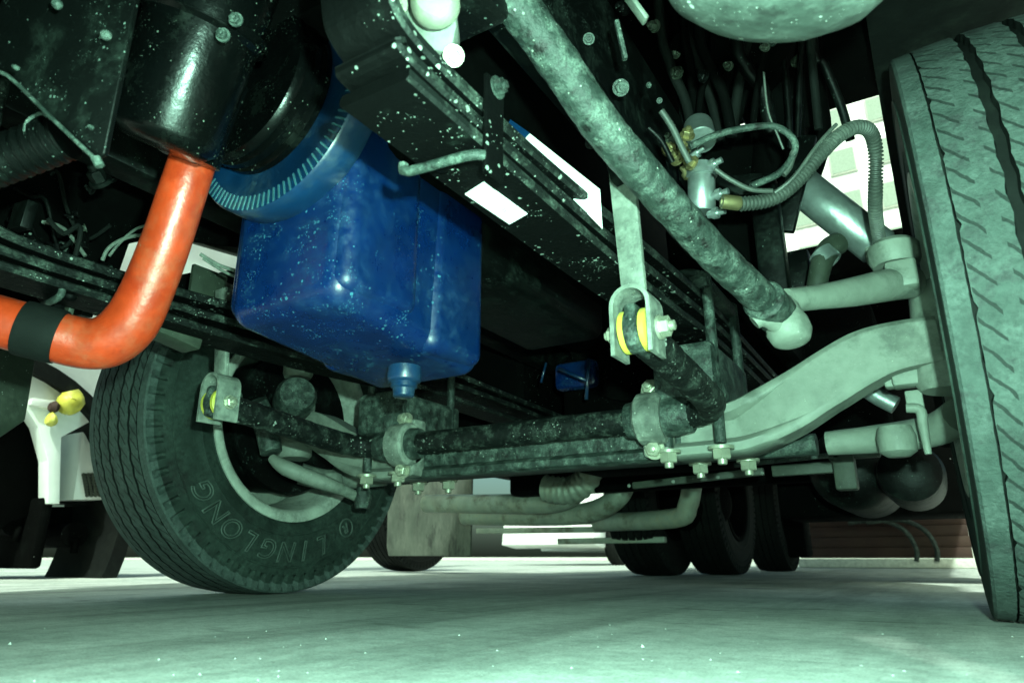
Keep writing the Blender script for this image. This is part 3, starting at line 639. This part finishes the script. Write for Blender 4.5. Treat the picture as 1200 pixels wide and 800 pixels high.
# knuckle and brake bits inside the far wheel
k = MB().tube([at(300, 470, X=-1.62), at(312, 500, X=-1.62), at(318, 530, X=-1.60)], [.03, .034, .03], 14, 4); k.build('caliper_bracket', 'mud', ax)
k = MB().lathe([(-.05, 0), (-.05, .05), (-.03, .06), (.03, .06), (.05, .05), (.05, 0)], at(345, 468, X=-1.60), (.8, -.5, .2), 24); k.build('brake_chamber', 'mud', ax)
k = MB().tube([at(318, 536, X=-1.60), at(335, 548, X=-1.56), at(370, 562, X=-1.51), at(400, 573, X=-1.47), at(424, 585, X=-1.45)], [.012, .022, .022, .017, .013], 12, 4); k.build('steering_lever', 'pale', ax)
MB().lathe([(-.03, 0), (-.03, .02), (.0, .026), (.03, .018), (.03, 0)], at(425, 583, X=-1.44), (0, 0, 1), 14).build('lever_ball_joint', 'mud', ax)

# ---- right side fittings: post, strut, hoses, cylinder, valves
pm = MB().box((-.225, 1.40, .70), (.055, .05, .36), None, .008)
post = pm.build('shock_bracket', 'black', truck, 'speckled black upright bracket behind the drag link')
MB().bar(at(918, 272, Y=1.5), at(945, 160, Y=1.5), .02, .045, .004, Vector((1, 0, 0))).build('bracket_brace', 'black', post)
MB().bar(at(888, 345, Y=1.4), at(920, 352, Y=1.4), .05, .02, .004).build('bracket_foot', 'mud', post)
a_, b_ = at(935, 215, Y=1.62), at(1032, 292, Y=1.68); dv = b_-a_
sh = MB().lathe([(0, 0), (0, .040), (.006, .045), (dv.length-.006, .045), (dv.length, .040), (dv.length, 0)], a_, dv, 32).build('steering_cylinder', 'steel', truck, 'bright scuffed metal cylinder by the near tyre')
MB().lathe([(0, 0), (0, .03), (.01, .036), (.05, .04), (.07, .03), (.07, 0)], b_-dv.normalized()*.005, dv, 24).build('cylinder_cap', 'pale', sh)
MB().box(at(1028, 298, Y=1.66), (.05, .05, .05), None, .014).build('cylinder_mount', 'pale', sh)
def corr(pts_, r_, pitch=.0068, amp=.16):
    P, _ = spline([Vector(p) for p in pts_], [1]*len(pts_), 16); out = [P[0]]; acc = 0
    # even resample
    step = pitch/4
    for i in range(1, len(P)):
        a, b = P[i-1], P[i]; L_ = (b-a).length; 
        while acc+L_ >= step:
            t = (step-acc)/L_; a = a.lerp(b, t); out.append(a.copy()); L_ = (b-a).length; acc = 0
            if L_ < 1e-9: break
        acc += L_
    return MB().tube(out, [r_*(1+amp*(1 if i % 4 < 2 else -1)) for i in range(len(out))], 14)
hs = corr([dp(868, 239, 1.22), dp(895, 236, 1.22), dp(918, 226, 1.22), dp(942, 204, 1.22), dp(962, 180, 1.22), dp(985, 158, 1.23), dp(1005, 149, 1.24), dp(1020, 155, 1.26), dp(1026, 178, 1.28), dp(1026, 215, 1.30), dp(1026, 250, 1.34), dp(1032, 290, 1.44)], .0115).build('brake_air_hose', 'corr', truck, 'looped corrugated grey air hose')
MB().lathe([(0, .006), (0, .013), (.03, .013), (.034, .010), (.034, .006)], dp(846, 236, 1.22), dp(870, 239, 1.22)-dp(846, 236, 1.22), 16).build('hose_ferrule', 'brass', hs)
MB().tube([dp(908, 226, 1.21), dp(930, 208, 1.20), dp(958, 170, 1.20), dp(980, 146, 1.21)], .0035, 8, 4).build('strap_wire', 'corr', hs)
k = MB().lathe([(-.05, 0), (-.05, .022), (-.045, .026), (.02, .026), (.022, .03), (.032, .03), (.034, .02), (.05, .018), (.05, 0)], at(822, 220, Y=1.20), (.1, -.1, 1), 26)
vb = k.build('relay_valve', 'steel', truck, 'bright brake relay valve with brass fittings')
for px, py, dx, dz in ((835, 193, .9, .1), (842, 228, 1, .0), (838, 250, 1, -.1), (806, 205, -.4, .8), (815, 180, .8, .2)):
    MB().lathe([(-.014, 0), (-.014, .007), (-.004, .008), (-.004, .011), (.006, .011), (.006, .006), (.02, .006), (.02, 0)], at(px, py, Y=1.19), (dx, -.2, dz), 10).build('valve_port', random.choice(['steel', 'steel', 'brass']), vb)
for px, py in ((790, 165), (800, 178), (812, 192), (795, 188), (783, 176), (805, 160)):
    MB().hexa(at(px, py, Y=1.16), (random.uniform(-.5, 1), -.8, random.uniform(-.3, .8)), .011, .016).build('pipe_union', random.choice(['brass', 'green', 'steel']), vb)
MB().box(at(812, 200, Y=1.24), (.05, .05, .06), None, .008).build('valve_body', 'black', vb)
MB().cyl(at(818, 148, Y=1.35), at(822, 165, Y=1.32), .032, 24).build('valve_dome', 'steel', vb)
for pts_, r_, m_ in (([(808, 172), (840, 158), (875, 150), (905, 148), (925, 158), (932, 172), (925, 190), (910, 205), (880, 218)], .0062, 'mud'), ([(838, 198), (855, 210), (880, 222), (905, 224)], .0045, 'corr'), ([(775, 130), (788, 150), (800, 175), (808, 190)], .006, 'corr'), ([(760, 150), (775, 165), (788, 190)], .005, 'black'),
                   ([(895, 85), (900, 130), (912, 160), (918, 175)], .002, 'corr'), ([(930, 178), (925, 195), (918, 205)], .006, 'corr')):
    MB().tube([dp(px, py, 1.2) for px, py in pts_], r_, 10, 5).build('air_line', m_, truck)
MB().box(at(934, 325, Y=1.75), (.075, .07, .12), None, .008).build('control_box', 'black', truck)
hh = MB().tube([at(982, 285, Y=1.62), at(972, 292, Y=1.6), at(964, 305, Y=1.58), at(959, 325, Y=1.57), at(956, 345, Y=1.57)], [.026, .026, .024, .022, .022], 16, 5).build('hydraulic_hose', 'green', truck)
MB().lathe([(-.016, .024), (-.016, .029), (.016, .029), (.016, .024)], at(967, 302, Y=1.585), (-.12, .0, .2), 18).build('hose_clamp', 'steel', hh)
MB().bar((-.225, 1.40, .86), (-.395, 1.40, .90), .05, .05, .004).build('bracket_arm', 'black', post)
MB().bar(at(822, 205, Y=1.23), (-.395, 1.22, .93), .03, .03, .003).build('valve_bracket', 'black', vb)
MB().bar(a_ if False else at(938, 218, Y=1.63), (-.395, 1.62, 1.0), .04, .05, .004).build('cylinder_hanger', 'black', sh)
MB().bar((XA, .905, .66), (-.39, .905, .86), .05, .02, .003).build('link_hanger', 'black', rb)
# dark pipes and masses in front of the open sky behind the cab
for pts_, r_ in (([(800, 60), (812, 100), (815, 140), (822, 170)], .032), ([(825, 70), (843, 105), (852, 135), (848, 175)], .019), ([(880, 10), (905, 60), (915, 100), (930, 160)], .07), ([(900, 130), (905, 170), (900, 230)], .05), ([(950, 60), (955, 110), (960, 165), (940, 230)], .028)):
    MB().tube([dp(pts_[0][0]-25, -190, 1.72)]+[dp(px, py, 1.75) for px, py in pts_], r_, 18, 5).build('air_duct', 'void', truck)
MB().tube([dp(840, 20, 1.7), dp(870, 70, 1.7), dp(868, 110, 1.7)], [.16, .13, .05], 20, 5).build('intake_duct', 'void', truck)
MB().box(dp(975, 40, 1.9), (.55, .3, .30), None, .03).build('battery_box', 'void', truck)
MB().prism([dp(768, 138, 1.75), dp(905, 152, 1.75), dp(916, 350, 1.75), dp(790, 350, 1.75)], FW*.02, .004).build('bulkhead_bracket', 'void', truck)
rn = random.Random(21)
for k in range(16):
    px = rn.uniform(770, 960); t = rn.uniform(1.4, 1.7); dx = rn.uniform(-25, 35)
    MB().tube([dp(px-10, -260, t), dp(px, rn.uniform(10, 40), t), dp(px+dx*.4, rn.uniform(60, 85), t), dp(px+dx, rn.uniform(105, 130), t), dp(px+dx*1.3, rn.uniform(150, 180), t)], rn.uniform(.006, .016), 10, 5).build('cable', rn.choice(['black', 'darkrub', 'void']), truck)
# white plate standing in for bright sky between spring and drag link
P = [dp(620, 156, 1.02), dp(608, 168, 1.0), dp(706, 268, 1.0), dp(703, 222, 1.02)]
hsn = MB().prism(P, FW*.004).build('sky_gap_plate', 'sticker', truck, 'white plate standing in for bright sky above the spring')
P = [dp(598, 140, 1.01), dp(592, 154, .99), dp(609, 169, .99), dp(621, 156, 1.01)]
MB().prism(P, FW*.004).build('gap_plate_end', 'bluedk', hsn)
# pitman casting at the top with bright bolts
k = MB().prism([dp(460, -20, .80), dp(462, 30, .80), dp(490, 55, .79), dp(528, 64, .78), dp(536, 30, .78), dp(530, -25, .78)], FW*.05, .006)
pc = k.build('steering_gear', 'pale', truck, 'pale steering gear casting with bright bolts')
MB().lathe([(0, 0), (0, .027), (.012, .027), (.02, .02), (.022, 0)], dp(511, 8, .765), -FW+UP*.1, 24).build('gear_cap', 'bolt', pc)
MB().hexa(dp(462, 8, .79), -FW, .012, .016).build('gear_bolt', 'bolt', pc)
MB().hexa(dp(531, 66, .77), (.6, -.5, -.5), .009, .014).build('gear_bolt', 'bolt', pc)
MB().tube([dp(440, -20, .74), dp(452, 25, .73), dp(475, 65, .72), dp(500, 90, .72)], .0045, 10, 5).build('steering_pipe', 'steel', pc)
# rounded grey housing at the top
lh = MB().lathe([(0, 0), (.002, .035), (.008, .065), (.022, .092), (.045, .11), (.08, .12), (.12, .12)], dp(893, 33, .66), UP*1.0+RT*.16-FW*.12, 40).build('fog_lamp_housing', 'housing', truck, 'rounded dusty grey lamp housing overhead')
hd = UP*1.0+RT*.16-FW*.12; ht = dp(893, 33, .66)+hd.normalized()*.115
MB().bar(ht, (ht.x, -.08, ht.z+.12), .06, .05, .006).build('lamp_stay', 'black', lh)
MB().box((-.40, .50, .80), (.09, .16, .16), None, .012).build('gear_mount', 'black', pc)
# dangling clips
MB().bar(dp(722, 25, 1.0), dp(733, 70, 1.0), .006, .012, .001, -FW).build('cable_clip', 'mud', truck)
MB().bar(dp(735, -5, .95), dp(757, 25, .95), .006, .022, .001, -FW).build('bracket_tab', 'pale', truck)
for px, py, r_ in ((727, 103, .010), (690, 46, .007), (760, 100, .0035), (773, 118, .0035)):
    MB().hexa(dp(px, py, 1.1), -FW+RT*random.uniform(-.5, .5)-UP*.3, r_, r_*1.2).build('bolt_head', 'mud', truck)

# ---- behind the axle: brake gear, air tanks, silencer, rear wheels
at_ = at(995, 545, Y=2.7)
tk = MB().lathe([(0, 0), (.01, .06), (.03, .11), (.06, .14), (.10, .15), (.65, .15), (.70, .10), (.72, 0)], at_, (0, 1, 0), 36).build('air_tank', 'black', truck, 'round dark air tank behind the axle')
MB().lathe([(0, 0), (.0, .05), (.02, .09), (.10, .10), (.4, .10)], at(1065, 552, Y=2.5), (0, 1, 0), 30).build('air_tank', 'black', truck, 'second air tank beside the near tyre')
MB().bar(at(742, 569, Y=2.2), at(895, 552, Y=2.2), .02, .022, .003).build('brake_rod', 'green', truck)
MB().bar(at(905, 552, Y=2.15), at(978, 547, Y=2.15), .02, .032, .003).build('cross_link', 'green', truck)
MB().bar(at(860, 545, Y=2.25), at(975, 533, Y=2.25), .014, .014, .003).build('cross_link', 'mud', truck)
k = MB().box(at(990, 548, Y=2.1), (.055, .05, .12), None, .006); k.box(at(978, 533, Y=2.1), (.03, .05, .03), None, .005); k.box(at(1010, 530, Y=2.1), (.09, .03, .03), None, .006)
k.build('slack_adjuster', 'green', truck)
for i in range(5): MB().cyl(at(945-i*52, 549+i*5, Y=2.19), at(945-i*52, 549+i*5, Y=2.17), .006, 10).build('rod_pin', 'axle', truck)
sil = MB().tube([at(500, 590, Y=3.2), at(600, 590, Y=3.1), at(650, 588, Y=3.05), at(676, 576, Y=3.0), at(690, 555, Y=3.0), at(694, 530, Y=3.0)], [.05]*6, 22, 6).build('exhaust_pipe', 'silen', truck, 'stained exhaust pipe curving upward')
MB().tube([at(545, 604, Y=3.4), at(640, 604, Y=3.3), at(690, 600, Y=3.25), at(722, 584, Y=3.2), at(735, 556, Y=3.2), at(737, 520, Y=3.2)], [.052]*6, 22, 6).build('outer_pipe', 'silen', sil)
fx = corr([at(640, 572, Y=2.9), at(668, 574, Y=2.9), at(690, 560, Y=2.9), at(700, 535, Y=2.9)], .062, .03, .05); fx.build('flex_joint', 'silen', sil)
for y0_, xa, xb in ((612, 555, 800), (622, 560, 708), (634, 655, 780)):
    MB().bar(at(xa, y0_, Y=4.0), at(xb, y0_-2, Y=4.0), .05, .035, .006).build('step_rail', 'silen', truck)
MB().tube([at(700, 612, Y=3.8), at(790, 607, Y=3.6), at(806, 592, Y=3.55), at(812, 560, Y=3.5)], [.05, .05, .05, .05], 20, 5).build('tail_pipe', 'silen', truck)
MB().lathe([(0, 0), (.03, .12), (.1, .2), (.2, .24), (.4, .2), (.44, 0)], at(800, 585, Y=4.3), (0, 1, 0), 28).build('axle_housing', 'void', truck)
for i, (px, py) in enumerate(((772, 674), (848, 673), (912, 669))):
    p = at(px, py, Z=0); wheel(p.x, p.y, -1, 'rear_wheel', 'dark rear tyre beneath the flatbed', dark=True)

pa, pb = at(745, 640, Y=5.6), at(930, 640, Y=5.6)
MB().box(((pa.x+pb.x)/2, 6.3, .66), (pb.x-pa.x, .3, 1.1), None, .03).build('rear_mudguard', 'void', truck)
# ---------------------------------------------------------------- neighbouring truck (left)
NX = -4.0
nb = empty('parked_truck', (NX-1.2, 3.2, 0), 'white cab truck parked alongside, beyond the lettered tyre', 'truck')
NB = nb.location.copy()
def nbuild(m, name, ma, par=nb): return m.build(name, ma, par, None, NB)
def npoly(pts_, X, d, name, ma, par=nb): return nbuild(MB().prism([at(px, py, X=X) for px, py in pts_], (d, 0, 0), .004), name, ma, par)
body = npoly([(-60, -250), (420, -250), (420, 395), (150, 470), (72, 512), (70, 590), (56, 590), (56, 540), (45, 500), (30, 478), (0, 455)], NX, -.10, 'cab_side', 'white')
npoly([(20, 432), (72, 441), (72, 440), (20, 431)], NX+.004, -.003, 'door_gap', 'darkrub', body)
npoly([(38, 466), (70, 470), (60, 480), (36, 474)], NX+.03, -.03, 'door_handle', 'white', body)
# wheel arch and tyre
V = []; Fc = []; ac = at(-60, 610, X=NX)
for i in range(19):
    a = R(-25)+R(130)*i/18
    for x in (NX+.05, NX-.55):
        for rr in (.78, .86): V.append(Vector((x, ac.y+math.cos(a)*rr, ac.z+math.sin(a)*rr)))
for i in range(18):
    q = 4*i
    Fc += [(q, q+4, q+5, q+1), (q+2, q+3, q+7, q+6), (q, q+2, q+6, q+4), (q+1, q+5, q+7, q+3)]
Fc += [(0, 1, 3, 2), (72, 74, 75, 73)]
nbuild(MB().add(V, Fc), 'fender', 'darkrub')
nbuild(MB().box(at(52, 628, X=NX)+Vector((-.3, 0, .02)), (.55, .06, .36), None, .02), 'mudflap', 'void')
npoly([(-140, 470), (20, 482), (38, 500), (50, 545), (50, 600), (10, 612), (-10, 630), (-140, 640)], NX-.15, -.5, 'wheelhouse_liner', 'void')
npoly([(74, 506), (98, 496), (120, 590), (72, 588)], NX-.4, -.3, 'inner_fender', 'void')
st = npoly([(98, 500), (106, 500), (150, 585), (86, 585)], NX-.12, -.25, 'step_panel', 'white')
for i in range(8):
    for j in range(5):
        px = 98+j*5+i*.6; py = 556+i*3.4
        nbuild(MB().cyl(at(px, py, X=NX-.119), at(px, py, X=NX-.113), .012, 6), 'step_hole', 'green', st)
for yy, x_ in ((606, 18), (613, 20), (620, 16), (628, 70)):
    pass
nbuild(MB().bar(at(10, 606, X=NX-.5), at(200, 602, X=NX-.5), .10, .11, .01), 'chassis_rail', 'void')
for px, py in ((40, 625), (88, 626), (136, 627), (20, 612)):
    p = at(px, py, X=NX-.2); nbuild(MB().cyl(p, p+Vector((-.7, .1, 0)), .07, 16), 'air_reservoir', 'void')
    nbuild(MB().tube([p+Vector((.02, 0, -.02)), p+Vector((.02, 0, -.1))], .02, 8), 'drain_valve', 'void')
# yellow corner marker lamps on the cab
def blob(pts_, r_): return MB().tube([at(px, py, X=NX+.05) for px, py in pts_], r_, 16, 4)
nbuild(blob([(70, 478), (76, 475), (84, 470), (82, 458)], [.03, .06, .065, .04]), 'turn_lamp', 'yellow')
nbuild(blob([(56, 490), (60, 491), (64, 490)], [.03, .04, .03]), 'marker_lamp', 'yellow')
nbuild(blob([(58, 476), (63, 477), (68, 478)], [.02, .035, .02]), 'lamp_bracket', 'brick')
# its rear wheel and flap
p = at(478, 669, Z=0)
tb = bpy.data.objects.new('rear_tyre', TYRE_SHADE); S.collection.objects.link(tb); tb.parent = nb; tb.location = Vector((p.x, p.y, WR))-NB
rw = nbuild(MB().lathe([(-.05, 0), (-.05, .28), (.05, .28), (.05, 0)], Vector((p.x, p.y, WR)), (1, 0, 0), 32), 'rear_rim', 'void')
f_ = MB().prism([at(453, 640, Y=p.y-.7), at(455, 651, Y=p.y-.7), at(551, 651, Y=p.y-.7), at(553, 556, Y=p.y-.7), at(455, 556, Y=p.y-.7)], (0, .02, 0), .004)
nbuild(f_, 'rear_mudflap', 'flap')

# ---------------------------------------------------------------- far background
def bbox_build(name, c, size, label, cat, ma, kind=None):
    o = MB().box((0, 0, size[2]/2), size, None, .05).build(name, ma); o.location = c
    return tag(o, label, cat, None, kind)
# building seen between brackets and tyre
by = 42.0
p = at(985, 200, Y=by)
bd = empty('building', (p.x, by+4, 0), 'tall white building with grey windows beyond the yard', 'building'); BB = bd.location.copy()
MB().box((p.x, by+4, 17), (26, 8, 34), None, .1).build('wall', 'white', bd, None, BB)
MB().box((p.x, by-.08, 4.8), (26, .16, 9.6), None, .05).build('base_cladding', 'conc', bd, None, BB)
for k in range(8):
    for j in range(-5, 6):
        z = 11.6+k*2.9; x = p.x+.2+j*2.4
        wf = MB().box((x, by-.06, z), (1.5, .12, 1.7), None, .02).build('window', 'conc', bd, None, BB)
        MB().box((x, by-.13, z), (1.32, .03, 1.5)).build('pane', 'glasspane', wf, None, BB)
# kerb, grass, low wall far off
k1 = at(140, 655.5, Z=0)
kb = MB().box((0, 0, .07), (160, .3, .14), None, .03).build('kerb', 'conc'); kb.location = (-20, 26, 0); tag(kb, 'long pale kerb along the far side of the yard', kind='structure')
gr = MB().box((0, 0, .05), (160, 6, .1)).build('grass_verge', 'leafg'); gr.location = (-20, 29.2, 0); tag(gr, 'green grass verge beyond the kerb', kind='structure')
# parked car: only its wheel and sill show
p = at(725, 661, Z=0); p = at(725, 662, Z=0)
car = empty('parked_car', (p.x, p.y, 0), 'white car standing far behind, its spoked wheel showing', 'car'); CB = car.location.copy()
tw = MB().lathe([(-.1, .22), (-.1, .30), (-.07, .325), (.07, .325), (.1, .30), (.1, .22)], (p.x, p.y, .325), (1, 0, 0), 32).build('tyre', 'darkrub', car, None, CB)
for k in range(6):
    a = math.pi*2*k/6; d_ = Vector((0, math.cos(a), math.sin(a)))
    MB().bar(Vector((p.x+.06, p.y, .325))+d_*.03, Vector((p.x+.06, p.y, .325))+d_*.23, .05, .04, .006, Vector((1, 0, 0))).build('spoke', 'steel', tw, None, CB)
bodyp = [(-.85, .30), (-.80, .62), (-.2, .74), (.35, 1.2), (1.7, 1.28), (2.6, .92), (3.3, .85), (3.4, .35), (2.9, .25), (2.85, .5), (2.6, .68), (2.3, .5), (2.2, .22), (.42, .22), (.38, .5), (.2, .66), (0, .71), (-.2, .66), (-.38, .5), (-.42, .25)]
MB().prism([(p.x-.02, p.y+a, b) for a, b in bodyp], (-1.6, 0, 0), .02).build('body', 'white', car, None, CB)
MB().prism([(p.x-.01, p.y+a, b) for a, b in ((.0, .80), (.42, 1.14), (1.65, 1.20), (2.3, .92))], (-.03, 0, 0)).build('side_window', 'glasspane', car, None, CB)
# red-brown stacked beams with pale hoop
p = at(1040, 662, Z=0); pl0 = at(945, 664, Z=0); pr0 = at(1135, 664, Z=0)
yy = 9.5
pl0, pr0 = at(940, 640, Y=yy), at(1140, 640, Y=yy)
pal = MB().box(((pl0.x+pr0.x)/2, yy, .05), (pr0.x-pl0.x, .8, .1), None, .02).build('slab', 'conc'); tag(pal, 'pale concrete slab under red-brown timbers', 'slab')
rows = 0
stack = empty('timber_stack', ((pl0.x+pr0.x)/2, yy, .104), 'stack of dark red-brown timbers with pale hoop straps', 'timber stack'); SB = stack.location.copy()
for r_ in range(4):
    MB().box(((pl0.x+pr0.x)/2+.05*(r_ % 2), yy-.05+.03*r_, .163+r_*.118), ((pr0.x-pl0.x)*.98, .5, .1165), None, .008).build('timber', 'brick', stack, None, SB)
for px in (1055, 1078):
    c0 = at(px-15, 655, Y=yy-.4); MB().tube([c0+Vector((a, 0, b)) for a, b in ((-.35, .40), (0, .42), (.22, .30), (.30, .1), (.28, -.02))], .025, 10, 5).build('hoop_strap', 'mud', stack, None, SB)

rn = random.Random(5); gm = MB()
for k in range(150):
    px, py = rn.uniform(-20, 1220), 668+132*rn.random()**1.3
    c = at(px, py, Z=0); r_ = rn.uniform(.0006, .0020)*(1 if rn.random() < .93 else 1.8)
    d_ = [Vector((rn.uniform(.6, 1.3), 0, 0)), Vector((0, rn.uniform(.6, 1.3), 0)), Vector((-rn.uniform(.6, 1.3), 0, 0)), Vector((0, -rn.uniform(.6, 1.3), 0))]
    gm.add([c+q*r_ for q in d_]+[c+Vector((0, 0, r_*rn.uniform(.5, 1)))], [(0, 1, 4), (1, 2, 4), (2, 3, 4), (3, 0, 4)], False)
grit = gm.build('grit', 'ground'); tag(grit, 'loose grit scattered over the concrete', 'grit', None, 'stuff')
